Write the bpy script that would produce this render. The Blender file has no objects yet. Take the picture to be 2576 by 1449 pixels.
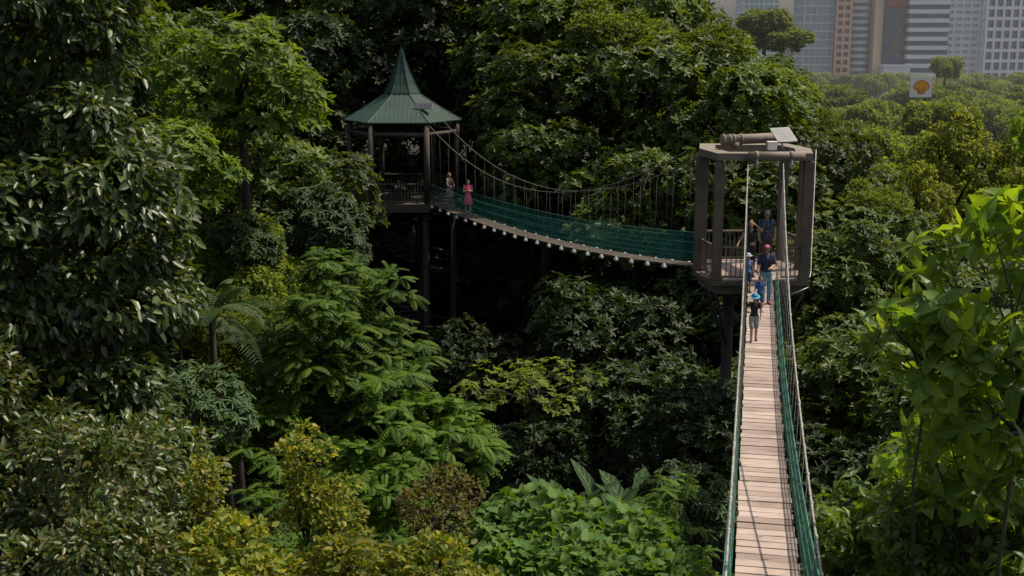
import bpy, math, random
import numpy as np
from mathutils import Vector, Matrix
Z0=24.0
random.seed(7); RNG=np.random.default_rng(11)
sc=bpy.context.scene; COL=sc.collection
sc.view_settings.view_transform='Standard'; sc.view_settings.look='None'; sc.view_settings.exposure=0
# ---------------------------------------------------------------- materials
def newmat(name):
    m=bpy.data.materials.new(name); m.use_nodes=True
    nt=m.node_tree; b=nt.nodes['Principled BSDF']; return m,nt,b
def mathn(nt,op,a,b=None):
    n=nt.nodes.new('ShaderNodeMath'); n.operation=op
    for i,x in enumerate((a,b)):
        if x is None: continue
        if isinstance(x,(int,float)): n.inputs[i].default_value=x
        else: nt.links.new(x,n.inputs[i])
    return n.outputs[0]
def mixc(nt,fac,a,b,mode='MIX'):
    n=nt.nodes.new('ShaderNodeMixRGB'); n.blend_type=mode
    for i,x in enumerate((fac,a,b)):
        if isinstance(x,(int,float)): n.inputs[i].default_value=x
        elif isinstance(x,tuple): n.inputs[i].default_value=(*x,1)
        else: nt.links.new(x,n.inputs[i])
    return n.outputs[0]
def attr(nt,name):
    n=nt.nodes.new('ShaderNodeAttribute'); n.attribute_name=name; return n.outputs['Fac']
def noise(nt,scale,detail=4,coord='Object'):
    tc=nt.nodes.new('ShaderNodeTexCoord'); n=nt.nodes.new('ShaderNodeTexNoise')
    n.inputs['Scale'].default_value=scale; n.inputs['Detail'].default_value=detail
    nt.links.new(tc.outputs[coord],n.inputs['Vector']); return n.outputs['Fac']
def surf(name,c1,c2=None,scale=3,rough=.7,metal=0,bump=0):
    m,nt,b=newmat(name)
    c2=c2 or tuple(x*.7 for x in c1)
    f=noise(nt,scale,6)
    r=nt.nodes.new('ShaderNodeMapRange'); r.inputs[1].default_value=.35; r.inputs[2].default_value=.65
    nt.links.new(f,r.inputs[0])
    nt.links.new(mixc(nt,r.outputs[0],c1,c2),b.inputs['Base Color'])
    b.inputs['Roughness'].default_value=rough; b.inputs['Metallic'].default_value=metal
    if bump:
        bn=nt.nodes.new('ShaderNodeBump'); bn.inputs['Strength'].default_value=bump; bn.inputs['Distance'].default_value=.03
        nt.links.new(f,bn.inputs['Height']); nt.links.new(bn.outputs[0],b.inputs['Normal'])
    return m
def leafmat(name,dark,light,rough=.42,trans=.3,veins=False,vary=.3,tcol=None,spec=.25):
    m,nt,b=newmat(name)
    c=mixc(nt,attr(nt,'tint'),dark,light)
    oi=nt.nodes.new('ShaderNodeObjectInfo')
    mr=nt.nodes.new('ShaderNodeMapRange'); mr.inputs[3].default_value=1-vary; mr.inputs[4].default_value=1+vary
    nt.links.new(oi.outputs['Random'],mr.inputs[0])
    hs=nt.nodes.new('ShaderNodeHueSaturation'); nt.links.new(c,hs.inputs['Color']); nt.links.new(mr.outputs[0],hs.inputs['Value'])
    c=hs.outputs[0]
    if veins:
        lu=attr(nt,'lu'); lv=attr(nt,'lv')
        w=mathn(nt,'FRACT',mathn(nt,'SUBTRACT',mathn(nt,'MULTIPLY',lv,9.0),mathn(nt,'MULTIPLY',lu,1.6)))
        v1=mathn(nt,'LESS_THAN',w,.13); v2=mathn(nt,'LESS_THAN',lu,.06)
        v=mathn(nt,'MAXIMUM',v1,v2)
        c=mixc(nt,mathn(nt,'MULTIPLY',v,.35),c,(.28,.38,.12))
        bn=nt.nodes.new('ShaderNodeBump'); bn.inputs['Strength'].default_value=.6; bn.inputs['Distance'].default_value=.01
        nt.links.new(w,bn.inputs['Height']); nt.links.new(bn.outputs[0],b.inputs['Normal'])
    nt.links.new(c,b.inputs['Base Color']); b.inputs['Roughness'].default_value=rough
    b.inputs['Specular IOR Level'].default_value=spec
    tr=nt.nodes.new('ShaderNodeBsdfTranslucent')
    nt.links.new(mixc(nt,1.0,c,tcol or (2.3,2.0,.45),'MULTIPLY'),tr.inputs['Color'])
    mx=nt.nodes.new('ShaderNodeMixShader'); mx.inputs[0].default_value=trans
    nt.links.new(b.outputs[0],mx.inputs[1]); nt.links.new(tr.outputs[0],mx.inputs[2])
    nt.links.new(mx.outputs[0],nt.nodes['Material Output'].inputs['Surface'])
    return m
M={}
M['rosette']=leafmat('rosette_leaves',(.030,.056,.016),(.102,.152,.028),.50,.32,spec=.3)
M['rosedark']=leafmat('shaded_rosette_leaves',(.013,.028,.010),(.044,.074,.020),.5,.25)  # darker copy of the rosette leaves, shade put into the colour
M['rosebright']=leafmat('sunlit_rosette_leaves',(.048,.092,.015),(.125,.190,.026),.55,.36)  # brighter copy of the rosette leaves, sunlight put into the colour
M['small']=leafmat('small_leaves',(.058,.096,.016),(.155,.200,.030),.6,.38)
M['smallfar']=leafmat('park_tree_leaves',(.075,.115,.032),(.175,.215,.055),.65,.38)
M['dome']=leafmat('dome_tree_leaves',(.080,.125,.024),(.300,.330,.085),.5,.40,vary=.06)
M['glossy']=leafmat('glossy_leaves',(.028,.054,.017),(.095,.132,.036),.40,.26,spec=.5)
M['redtip']=leafmat('red_tipped_leaves',(.042,.080,.018),(.145,.125,.042),.40,.28,spec=.5)
M['fern']=leafmat('pinnate_leaves',(.030,.082,.010),(.112,.188,.016),.6,.38)
M['yellow']=leafmat('yellowing_leaves',(.095,.145,.024),(.330,.290,.050),.5,.38)
M['brown']=leafmat('brownish_leaves',(.060,.068,.020),(.130,.100,.034),.6,.3)
M['broad']=leafmat('broad_leaves',(.042,.100,.020),(.105,.180,.038),.6,.32,True,spec=.2)
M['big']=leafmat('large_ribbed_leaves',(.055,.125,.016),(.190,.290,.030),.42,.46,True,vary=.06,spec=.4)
M['bigd']=leafmat('large_ribbed_leaves_dark',(.045,.098,.018),(.130,.200,.032),.42,.42,True,vary=.15,spec=.4)  # ribbed leaves of the lower trees, their shade put into the colour
M['palm']=leafmat('palm_leaves',(.020,.045,.015),(.045,.080,.022),.5,.25)
M['banana']=leafmat('banana_leaves',(.014,.040,.014),(.025,.056,.020),.65,.2,True,spec=.12)
M['palmate']=leafmat('palmate_leaves',(.030,.060,.024),(.062,.104,.038),.55,.25)
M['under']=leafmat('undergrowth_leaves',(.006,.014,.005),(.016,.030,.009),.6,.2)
M['bark']=surf('bark',(.036,.029,.020),(.016,.012,.009),4,.9,0,.5)
M['twig']=surf('green_brown_twig',(.070,.062,.035),(.045,.042,.024),4,.9,0,.2)
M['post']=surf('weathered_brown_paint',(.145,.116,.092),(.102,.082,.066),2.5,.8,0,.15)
M['mpost']=surf('shaded_brown_paint',(.080,.066,.054),(.055,.045,.037),2.5,.8,0,.15)  # brown darkened for the gazebo, its shade put into the colour
M['ring']=surf('weathered_brown_paint_light',(.215,.178,.145),(.160,.130,.105),2.5,.75,0,.15)
M['dpost']=surf('dark_brown_paint',(.038,.031,.026),(.024,.019,.016),2.5,.8,0,.15)
M['roof']=surf('green_metal_roof',(.011,.046,.034),(.008,.033,.026),1.2,.6,0)
M['steel']=surf('galvanised_steel',(.40,.40,.40),(.28,.28,.28),6,.45,.5)
M['dsteel']=surf('dull_aluminium_frame',(.16,.16,.16),(.12,.12,.12),6,.6,.2)
M['rope']=surf('wire_rope',(.36,.345,.32),(.16,.15,.14),20,.6,.2)
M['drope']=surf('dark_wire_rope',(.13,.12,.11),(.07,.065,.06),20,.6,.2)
M['white']=surf('white_paint',(.84,.84,.82),(.76,.76,.74),2,.5)
M['green']=surf('green_rope',(.03,.19,.14),(.02,.12,.09),8,.7)
M['cell']=surf('solar_cells',(.03,.035,.05),(.04,.045,.06),3,.45)
M['palecell']=surf('sky_glare_solar_cells',(.30,.30,.29),(.24,.24,.24),3,.4)  # pale sky reflection painted into the cell colour
M['glass']=surf('window_glass',(.09,.15,.21),(.14,.20,.27),.15,.12)
M['concrete']=surf('concrete',(.70,.71,.72),(.62,.63,.64),.3,.8)
M['wcon']=surf('pale_cladding',(.90,.91,.93),(.84,.85,.87),.25,.7)
M['tealg']=surf('teal_glass',(.22,.38,.43),(.30,.46,.50),.3,.2)
M['orange']=surf('terracotta_cladding',(.74,.46,.33),(.66,.41,.30),.3,.8)
M['beige']=surf('beige_cladding',(.88,.68,.48),(.80,.62,.44),.3,.8)
M['navy']=surf('dark_blue_glass',(.06,.10,.16),(.09,.13,.19),.3,.2)
M['red']=surf('red_paint',(.72,.04,.03),(.64,.03,.02),2,.5)
M['dred']=surf('dull_red_cladding',(.36,.06,.05),(.30,.05,.04),2,.6)
M['dgold']=surf('dull_gold',(.55,.38,.10),(.46,.31,.08),2,.6)
M['signy']=surf('yellow_paint',(.95,.62,.03),(.90,.56,.02),2,.5)
M['asphalt']=surf('asphalt',(.06,.06,.06),(.045,.045,.045),2,.9)
m,nt,b=newmat('weathered_planks'); M['plank']=m
t=attr(nt,'tint'); c=mixc(nt,t,(.28,.205,.180),(.455,.352,.312))
tc=nt.nodes.new('ShaderNodeTexCoord'); mp=nt.nodes.new('ShaderNodeMapping'); mp.inputs['Scale'].default_value=(3,30,3)
nn=nt.nodes.new('ShaderNodeTexNoise'); nn.inputs['Scale'].default_value=2; nn.inputs['Detail'].default_value=6
nt.links.new(tc.outputs['Object'],mp.inputs[0]); nt.links.new(mp.outputs[0],nn.inputs['Vector'])
c=mixc(nt,.35,c,nn.outputs['Fac'],'SOFT_LIGHT')
st=noise(nt,1.1,7); mr=nt.nodes.new('ShaderNodeMapRange'); mr.inputs[1].default_value=.44; mr.inputs[2].default_value=.68; mr.inputs[4].default_value=.7
nt.links.new(st,mr.inputs[0]); c=mixc(nt,mr.outputs[0],c,(.175,.126,.108))
nt.links.new(c,b.inputs['Base Color']); b.inputs['Roughness'].default_value=.8
bn=nt.nodes.new('ShaderNodeBump'); bn.inputs['Strength'].default_value=.3; bn.inputs['Distance'].default_value=.01
nt.links.new(nn.outputs['Fac'],bn.inputs['Height']); nt.links.new(bn.outputs[0],b.inputs['Normal'])
def netmat(name,col,cell,thick):
    m,nt,b=newmat(name)
    u=attr(nt,'nu'); v=attr(nt,'nv')
    a=mathn(nt,'FRACT',mathn(nt,'MULTIPLY',mathn(nt,'ADD',u,v),1/cell))
    d=mathn(nt,'FRACT',mathn(nt,'MULTIPLY',mathn(nt,'ADD',mathn(nt,'SUBTRACT',u,v),50.),1/cell))
    l=mathn(nt,'MAXIMUM',mathn(nt,'LESS_THAN',a,thick),mathn(nt,'LESS_THAN',d,thick))
    b.inputs['Base Color'].default_value=(*col,1); b.inputs['Roughness'].default_value=.7
    tr=nt.nodes.new('ShaderNodeBsdfTransparent'); mx=nt.nodes.new('ShaderNodeMixShader')
    nt.links.new(l,mx.inputs[0]); nt.links.new(tr.outputs[0],mx.inputs[1]); nt.links.new(b.outputs[0],mx.inputs[2])
    nt.links.new(mx.outputs[0],nt.nodes['Material Output'].inputs['Surface']); return m
M['net']=netmat('green_netting',(.02,.26,.19),.07,.30)
M['netfar']=netmat('teal_netting',(.08,.50,.42),.07,.065)
m,nt,b=newmat('forest_floor'); M['ground']=m
nt.links.new(mixc(nt,noise(nt,.25,8),(.006,.008,.005),(.016,.016,.010)),b.inputs['Base Color']); b.inputs['Roughness'].default_value=1; b.inputs['Specular IOR Level'].default_value=.1

# ---------------------------------------------------------------- helpers
def thing(name,loc,label,cat,group=None):
    e=bpy.data.objects.new(name,None); e.empty_display_size=.3
    e.location=(loc[0],loc[1],loc[2]+Z0); COL.objects.link(e)
    e['label']=label; e['category']=cat
    if group: e['group']=group
    return e
def root_loc(p):
    l=Vector((0,0,0))
    while p is not None: l=l+p.location; p=p.parent
    return l
class MB:
    def __init__(s): s.v=[];s.f=[];s.m=[];s.t=[]
    def add(s,vs,fs,mi=0,tint=.5):
        o=len(s.v); s.v+= [tuple(x) for x in vs]; s.f+=[tuple(i+o for i in f) for f in fs]; s.m+=[mi]*len(fs); s.t+=[tint]*len(vs)
    def box(s,c,d,mi=0,M3=None,tint=.5):
        vs=[Vector((x*d[0]/2,y*d[1]/2,z*d[2]/2)) for x in(-1,1) for y in(-1,1) for z in(-1,1)]
        if M3 is not None: vs=[M3@v for v in vs]
        vs=[v+Vector(c) for v in vs]
        s.add(vs,[(0,1,3,2),(4,6,7,5),(0,4,5,1),(2,3,7,6),(0,2,6,4),(1,5,7,3)],mi,tint)
    def tube(s,pts,r,seg=8,mi=0,caps=True):
        pts=[Vector(p) for p in pts]; n=len(pts)
        if not hasattr(r,'__len__'): r=[r]*n
        vs=[];fs=[]; up=None
        for i,p in enumerate(pts):
            d=(pts[min(i+1,n-1)]-pts[max(i-1,0)]).normalized()
            if up is None: up=Vector((0,0,1)) if abs(d.z)<.9 else Vector((1,0,0))
            a=d.cross(up)
            if a.length<1e-4: a=d.orthogonal()
            a.normalize(); b=a.cross(d).normalized(); up=b
            for k in range(seg):
                an=2*math.pi*k/seg; vs.append(p+(a*math.cos(an)+b*math.sin(an))*r[i])
        for i in range(n-1):
            for k in range(seg):
                k2=(k+1)%seg; fs.append((i*seg+k,i*seg+k2,(i+1)*seg+k2,(i+1)*seg+k))
        if caps: fs.append(tuple(range(seg-1,-1,-1))); fs.append(tuple((n-1)*seg+k for k in range(seg)))
        s.add(vs,fs,mi)
    def ell(s,c,r,mi=0,R=None,nu=14,nv=9):
        vs=[];fs=[]; c=Vector(c)
        vs.append(Vector((0,0,r[2])))
        for j in range(1,nv):
            ph=math.pi*j/nv
            for i in range(nu):
                th=2*math.pi*i/nu; vs.append(Vector((r[0]*math.sin(ph)*math.cos(th),r[1]*math.sin(ph)*math.sin(th),r[2]*math.cos(ph))))
        vs.append(Vector((0,0,-r[2])))
        if R is not None: vs=[R@v for v in vs]
        vs=[v+c for v in vs]
        for i in range(nu):
            fs.append((0,1+i,1+(i+1)%nu)); fs.append((len(vs)-1,1+(nv-2)*nu+(i+1)%nu,1+(nv-2)*nu+i))
        for j in range(nv-2):
            for i in range(nu):
                a=1+j*nu+i;b=1+j*nu+(i+1)%nu; fs.append((a,a+nu,b+nu,b))
        s.add(vs,fs,mi)
    def cap(s,p,r1,q,r2,mi=0):
        p=Vector(p);q=Vector(q); d=(q-p)
        if d.length<1e-5: return
        dn=d.normalized(); pts=[];rr=[]
        for a in (80,55,30): pts.append(p-dn*r1*math.sin(math.radians(a))); rr.append(r1*math.cos(math.radians(a)))
        pts+= [p,q]; rr+=[r1,r2]
        for a in (30,55,80): pts.append(q+dn*r2*math.sin(math.radians(a))); rr.append(r2*math.cos(math.radians(a)))
        s.tube(pts,rr,12,mi)
    def prism(s,poly,z0,z1,mi=0):
        n=len(poly); vs=[(x,y,z0) for x,y in poly]+[(x,y,z1) for x,y in poly]
        fs=[tuple(range(n-1,-1,-1)),tuple(range(n,2*n))]+[(i,(i+1)%n,n+(i+1)%n,n+i) for i in range(n)]
        s.add(vs,fs,mi)
    def ring(s,po,pi,z0,z1,mi=0):
        n=len(po); vs=[(x,y,z0) for x,y in po]+[(x,y,z1) for x,y in po]+[(x,y,z0) for x,y in pi]+[(x,y,z1) for x,y in pi]; fs=[]
        for i in range(n):
            j=(i+1)%n
            fs+=[(i,j,n+j,n+i),(2*n+j,2*n+i,3*n+i,3*n+j),(n+i,n+j,3*n+j,3*n+i),(j,i,2*n+i,2*n+j)]
        s.add(vs,fs,mi)
    def mesh(s,name,mats,off=Vector((0,0,0)),smooth=False,addz=True):
        me=bpy.data.meshes.new(name)
        zz=Z0 if addz else 0
        me.from_pydata([(v[0]-off[0],v[1]-off[1],v[2]+zz-off[2]) for v in s.v],[],s.f)
        for m_ in mats: me.materials.append(m_)
        me.polygons.foreach_set('material_index',s.m)
        if smooth: me.polygons.foreach_set('use_smooth',[True]*len(s.f))
        a=me.attributes.new('tint','FLOAT','POINT'); a.data.foreach_set('value',s.t)
        me.update(); return me
    def obj(s,name,mats,parent=None,smooth=False,**kw):
        if not isinstance(mats,(list,tuple)): mats=[mats]
        off=root_loc(parent) if parent else Vector(kw.pop('origin',(0,0,0)))
        me=s.mesh(name,mats,off,smooth)
        o=bpy.data.objects.new(name,me); COL.objects.link(o)
        if parent: o.parent=parent
        else: o.location=off
        for k,v in kw.items(): o[k]=v
        return o
def npmesh(name,V,F,attrs,mat,smooth=False):
    me=bpy.data.meshes.new(name)
    me.vertices.add(len(V)); me.vertices.foreach_set('co',V.astype(np.float32).ravel())
    k=F.shape[1]; me.loops.add(F.size); me.loops.foreach_set('vertex_index',F.astype(np.int32).ravel())
    me.polygons.add(len(F)); me.polygons.foreach_set('loop_start',np.arange(0,F.size,k,dtype=np.int32))
    try: me.polygons.foreach_set('loop_total',np.full(len(F),k,dtype=np.int32))
    except Exception: pass
    for a,val in attrs.items():
        at=me.attributes.new(a,'FLOAT','POINT'); at.data.foreach_set('value',val.astype(np.float32))
    me.materials.append(mat)
    if smooth: me.polygons.foreach_set('use_smooth',np.ones(len(F),dtype=bool))
    me.update(calc_edges=True); return me
def nrm(a): return a/np.maximum(np.linalg.norm(a,axis=1,keepdims=True),1e-6)
def leaf_simple(P,D,N,L,W,T,fold=.3,droop=.15):
    D=nrm(D); S=nrm(np.cross(D,N)); N=np.cross(S,D); L=L[:,None]; W=W[:,None]
    b=P; l1=P+D*.3*L+S*W*.5+N*fold*W*.5; r1=P+D*.3*L-S*W*.5+N*fold*W*.5
    l2=P+D*.7*L+S*W*.4+N*(fold*W*.4-droop*L*.45); r2=P+D*.7*L-S*W*.4+N*(fold*W*.4-droop*L*.45); t=P+D*L-N*droop*L
    V=np.stack([b,l1,l2,t,r2,r1],1).reshape(-1,3); n=len(P); o=np.arange(n)[:,None]*6
    F=np.concatenate([o+np.array([0,1,2,3]),o+np.array([0,3,4,5])],0)
    return V,F,{'tint':np.repeat(T,6)}
def leaf_big(P,D,N,L,W,T,fold=.25,droop=.3,widths=(.05,.62,1,.9,.5,.02),wav=.06,rng=RNG):
    D=nrm(D); S=nrm(np.cross(D,N)); N=np.cross(S,D); n=len(P); L=L[:,None]; W=W[:,None]
    ss=(0,.12,.35,.6,.82,1.0); cols=[]; lu=[];lv=[]
    for s_,w in zip(ss,widths):
        c=P+D*s_*L*(1-.15*droop*s_)-N*droop*L*s_**2
        jw=1+rng.normal(0,.10,(n,1)); 
        for sd in (1,0,-1):
            cols.append(c+S*sd*W*.5*w*jw+N*abs(sd)*W*w*(.5*fold+rng.normal(0,wav,(n,1)))); lu.append(abs(sd)); lv.append(s_)
    V=np.stack(cols,1).reshape(-1,3); o=np.arange(n)[:,None]*18; F=[]
    for i in range(5):
        a=i*3
        F.append(o+np.array([a,a+1,a+4,a+3])); F.append(o+np.array([a+1,a+2,a+5,a+4]))
    return V,np.concatenate(F,0),{'tint':np.repeat(T,18),'lu':np.tile(lu,n),'lv':np.tile(lv,n)}
def clumps(rng,rx,rz,n,cr,zmin=-1,p=1/2.2):
    c=nrm(rng.normal(size=(n*3,3)))*(rng.uniform(.0,1,(n*3,1))**p); c=c[c[:,2]>zmin][:n]
    C=c*np.array([rx-cr*.8,rx-cr*.8,rz-cr*.8]); R=cr*rng.uniform(.65,1.3,len(C)); return C,R
def surfpts(rng,C,R,dens,bottom=-.5,inner=.82):
    Ps=[];Ns=[]
    for i in range(len(C)):
        n=int(dens*4*math.pi*R[i]**2); d=nrm(rng.normal(size=(n,3))); d=d[d[:,2]>bottom]
        sh=1+.16*np.sin(d[:,0]*5+i)*np.cos(d[:,1]*6+i*2)+.1*np.sin(d[:,2]*9+i*3)
        p=C[i]+d*(R[i]*sh*rng.uniform(.78,1.08,len(d)))[:,None]*np.array([1,1,.85])
        k=np.ones(len(p),bool)
        for j in range(len(C)):
            if j!=i: k&=(np.linalg.norm(p-C[j],axis=1)>R[j]*inner)
        Ps.append(p[k]);Ns.append(d[k])
    return np.concatenate(Ps),np.concatenate(Ns)
UP=np.array([0,0,1.])
def rosettes(rng,P,N,K,L,W,up=.6,tilt=(50,88),T0=None,fn=leaf_simple,**kw):
    A=nrm(N*.75+UP*up+rng.normal(0,.3,N.shape)); n=len(P)
    U=nrm(np.cross(A,rng.normal(size=A.shape))); V=np.cross(A,U)
    tb=rng.uniform(0,1,n)**1.5 if T0 is None else T0
    out=[[],[],[],[],[],[]]
    for k in range(K):
        a=2*math.pi*k/K+rng.uniform(-.35,.35,n); t=np.radians(rng.uniform(*tilt,n))
        rad=U*np.cos(a)[:,None]+V*np.sin(a)[:,None]
        d=A*np.cos(t)[:,None]+rad*np.sin(t)[:,None]; nn=A*np.sin(t)[:,None]-rad*np.cos(t)[:,None]
        l=L*rng.uniform(.7,1.15,n)
        for q,x in zip(out,(P+d*l[:,None]*.05,d,nn,l,W*l/L,np.clip(tb*.75+rng.uniform(0,.3,n),0,1))): q.append(x)
    return fn(*[np.concatenate(q) for q in out],**kw)
def singles(rng,P,N,L,W,hang=.5,fn=leaf_simple,tp=2.,**kw):
    n=len(P); R_=rng.normal(size=N.shape); d=nrm(nrm(N+R_*.7)-UP*hang*rng.uniform(0,1.4,(n,1)))
    nn=nrm(N*.6+UP*.7+rng.normal(0,.45,N.shape)); l=L*rng.uniform(.6,1.2,n)
    cl=np.sin(P[:,0]*1.7)*np.sin(P[:,1]*1.9+1)*np.sin(P[:,2]*2.1)
    return fn(P,d,nn,l,W*l/L,np.clip(rng.uniform(0,1,n)**tp+.12*cl,0,1),**kw)
def fronds(rng,P,N,L,pairs,ll,lw,lift=.35,sag=.8):
    n=len(P); H=nrm(N*np.array([1,1,.4])+rng.normal(0,.35,N.shape)+UP*lift); S=nrm(np.cross(H,UP))
    tb=rng.uniform(0,1,n)**1.3; out=[[],[],[],[],[],[]]; fl=L*rng.uniform(.7,1.15,n)
    for i in range(pairs):
        s_=.12+.88*i/(pairs-1); c=P+H*(fl*s_)[:,None]-UP*(sag*fl*s_**2*.6)[:,None]
        tan=nrm(H-UP*(1.2*sag*s_)); nn=np.cross(S,tan); w=max(.05,math.sin(math.pi*(.15+.8*s_)))**.5
        for sd in(-1,1):
            d=tan*.45+S*sd-nn*.15
            for q,x in zip(out,(c,d,nn*np.sign(nn[:,2:3]+1e-6),np.full(n,ll*w),np.full(n,lw),np.clip(tb*.8+rng.uniform(0,.25,n),0,1))): q.append(x)
    return leaf_simple(*[np.concatenate(q) for q in out],fold=.15,droop=.2)
def frondheads(rng,P,N,k=7,**kw):
    n=len(P); PP=np.repeat(P,k,0); a=np.tile(np.arange(k)*2*math.pi/k,n)+np.repeat(rng.uniform(0,6.28,n),k)+rng.uniform(-.3,.3,n*k)
    NN=np.stack([np.cos(a),np.sin(a),np.zeros(n*k)],1)+np.repeat(N,k,0)*.5
    return fronds(rng,PP,NN,**kw)
def trunkmesh(name,C,r0,bole,zb,mat,rng,limit=16,lr=.28):
    b=MB(); base=Vector((0,0,zb))
    b.tube([(0,0,zb-bole),(.15*r0,.1,zb-bole*.5),base,(.2*r0,.2*r0,zb*.3)],[r0*1.3,r0*.9,r0*.7,r0*.35],10)
    idx=list(range(len(C)))[:limit]
    for i in idx:
        c=Vector(C[i]); st=Vector((0,0,zb+(max(c.z,zb+.3)-zb)*rng.uniform(0,.35)))
        mid=st.lerp(c,.5)+Vector((rng.uniform(-.1,.1)*c.length,rng.uniform(-.1,.1)*c.length,.06*c.length))
        b.tube([st,mid,c],[r0*lr*1.6,r0*lr,r0*lr*.35],6)
        for k in range(3):
            e=c+Vector(rng.normal(0,1,3)).normalized()*(.28*c.length+.3)
            b.tube([mid.lerp(c,.6),e],[r0*lr*.5,r0*lr*.12],5)
    return b.mesh(name,[mat],smooth=True,addz=False)
K={}
def mktype(key,seed,rx,rz,ncl,cr,dens,leaf,mat,r0,bole,bottom=-.5,zb=None,bark='bark',zmin=-1,limit=16,lr=.28,p=1/2.2):
    rng=np.random.default_rng(seed); C,R=clumps(rng,rx,rz,ncl,cr,zmin,p); P,N=surfpts(rng,C,R,dens,bottom)
    V,F,A=leaf(rng,P,N); me=npmesh('crown_'+key,V,F,A,M[mat],smooth=False)
    K[key]=dict(crown=me,trunk=trunkmesh('trunk_'+key,C,r0,bole,-rz*.75 if zb is None else zb,M[bark],rng,limit,lr),top=float(np.percentile(V[:,2],99.7)))
for i in range(3):
    mktype('rosette%d'%i,20+i,5,4.6,32,1.55,3.9,lambda r,P,N:rosettes(r,P,N,8,.42,.17),'rosette',.40,16)
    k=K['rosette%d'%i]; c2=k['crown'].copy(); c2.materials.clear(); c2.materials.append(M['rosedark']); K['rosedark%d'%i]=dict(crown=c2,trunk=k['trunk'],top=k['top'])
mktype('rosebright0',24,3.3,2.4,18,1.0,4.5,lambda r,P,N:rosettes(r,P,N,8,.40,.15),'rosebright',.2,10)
for i in range(2):
    mktype('small%d'%i,30+i,5,4.6,34,1.6,56,lambda r,P,N:singles(r,P,N,.32,.17,.3),'small',.35,16)
for i in range(2):
    mktype('far%d'%i,33+i,5,3.6,38,1.4,20,lambda r,P,N:singles(r,P,N,.55,.34,.2),'smallfar',.35,14)
mktype('dome0',37,2.5,4.6,95,.50,95,lambda r,P,N:singles(r,P,N,.20,.13,.3),'dome',.25,12,p=1/5)
for i in range(2):
    mktype('glossy%d'%i,40+i,3.5,7.5,46,1.25,90,lambda r,P,N:singles(r,P,N,.29,.13,.7,tp=2.0),'glossy',.3,8)
mktype('redtip0',45,2.4,2.6,22,.8,110,lambda r,P,N:singles(r,P,N,.19,.085,.4,tp=3.0),'redtip',.14,6)
mktype('fern0',50,2.6,3.3,30,.8,2.3,lambda r,P,N:frondheads(r,P,N,7,L=.62,pairs=10,ll=.15,lw=.055,lift=.25,sag=.75),'fern',.16,8)
mktype('fern1',51,2.2,2.2,20,.75,2.3,lambda r,P,N:frondheads(r,P,N,7,L=.62,pairs=10,ll=.15,lw=.055,lift=.25,sag=.75),'fern',.16,8)
mktype('yellow0',55,1.9,1.5,24,.46,140,lambda r,P,N:singles(r,P,N,.15,.10,-.1,tp=2.6),'yellow',.1,6)
mktype('yellow1',56,1.3,2.2,24,.30,110,lambda r,P,N:singles(r,P,N,.15,.10,-.1,tp=2.3),'yellow',.05,6)
mktype('brown0',58,1.2,1.2,16,.45,170,lambda r,P,N:singles(r,P,N,.10,.06,.1,tp=1.2),'brown',.1,6)
mktype('broad0',60,1.9,1.3,18,.7,34,lambda r,P,N:singles(r,P,N*.5+UP*.5,.30,.27,.3,fn=leaf_big,tp=1.2,widths=(.35,.9,1,.8,.42,.02),wav=.11,droop=.35),'broad',.1,6)
mktype('palmate0',65,2.2,1.9,16,.85,8,lambda r,P,N:rosettes(r,P,N,9,.36,.11,up=.9,tilt=(70,100),droop=.3),'palmate',.10,10)
mktype('sprig0',66,2.4,.8,22,.42,11,lambda r,P,N:rosettes(r,P,N,6,.15,.07,up=.9),'small',.03,5,lr=.7)
mktype('big0',70,1.75,1.6,24,.27,11,lambda r,P,N:rosettes(r,P,N,4,.29,.145,up=.3,tilt=(50,105),fn=leaf_big,droop=.45,wav=.03,fold=.35),'big',.028,3,limit=24,lr=.5,bottom=-.9,bark='twig')
mktype('big2',72,1.4,1.1,13,.24,12,lambda r,P,N:rosettes(r,P,N,4,.33,.165,up=.3,tilt=(50,105),fn=leaf_big,droop=.45,wav=.03,fold=.35),'big',.025,3,limit=18,lr=.6,bottom=-.9,bark='twig')
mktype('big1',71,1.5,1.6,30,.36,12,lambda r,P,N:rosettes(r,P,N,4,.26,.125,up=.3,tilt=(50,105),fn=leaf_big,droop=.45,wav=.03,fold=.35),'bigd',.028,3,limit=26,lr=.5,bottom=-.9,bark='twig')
def ground(x,y):
    g=8*math.exp(-((x+14)/42)**2-((y-90)/26)**2)+9*math.exp(-((y+2)/14)**2-((x)/60)**2)+5*math.exp(-((x+30)/14)**2-((y-30)/40)**2)
    return g-Z0+.25*math.sin(x*.4)*math.cos(y*.3)*(1 if abs(x)<60 and abs(y)<120 else 0)
NAMES={'rosette':('broadleaf_tree','tree'),'rosedark':('broadleaf_tree','tree'),'rosebright':('broadleaf_tree','tree'),'small':('small_leaved_tree','tree'),'far':('park_tree','tree'),'dome':('dome_shaped_tree','tree'),'glossy':('glossy_leaved_tree','tree'),
 'redtip':('red_tipped_shrub','shrub'),'fern':('feathery_leaved_tree','tree'),'yellow':('yellowing_shrub','shrub'),'brown':('brown_shrub','shrub'),
 'broad':('large_leaved_shrub','shrub'),'palmate':('palmate_leaved_tree','tree'),'sprig':('sparse_tree','tree'),'big':('ribbed_leaf_tree','tree')}
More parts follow.
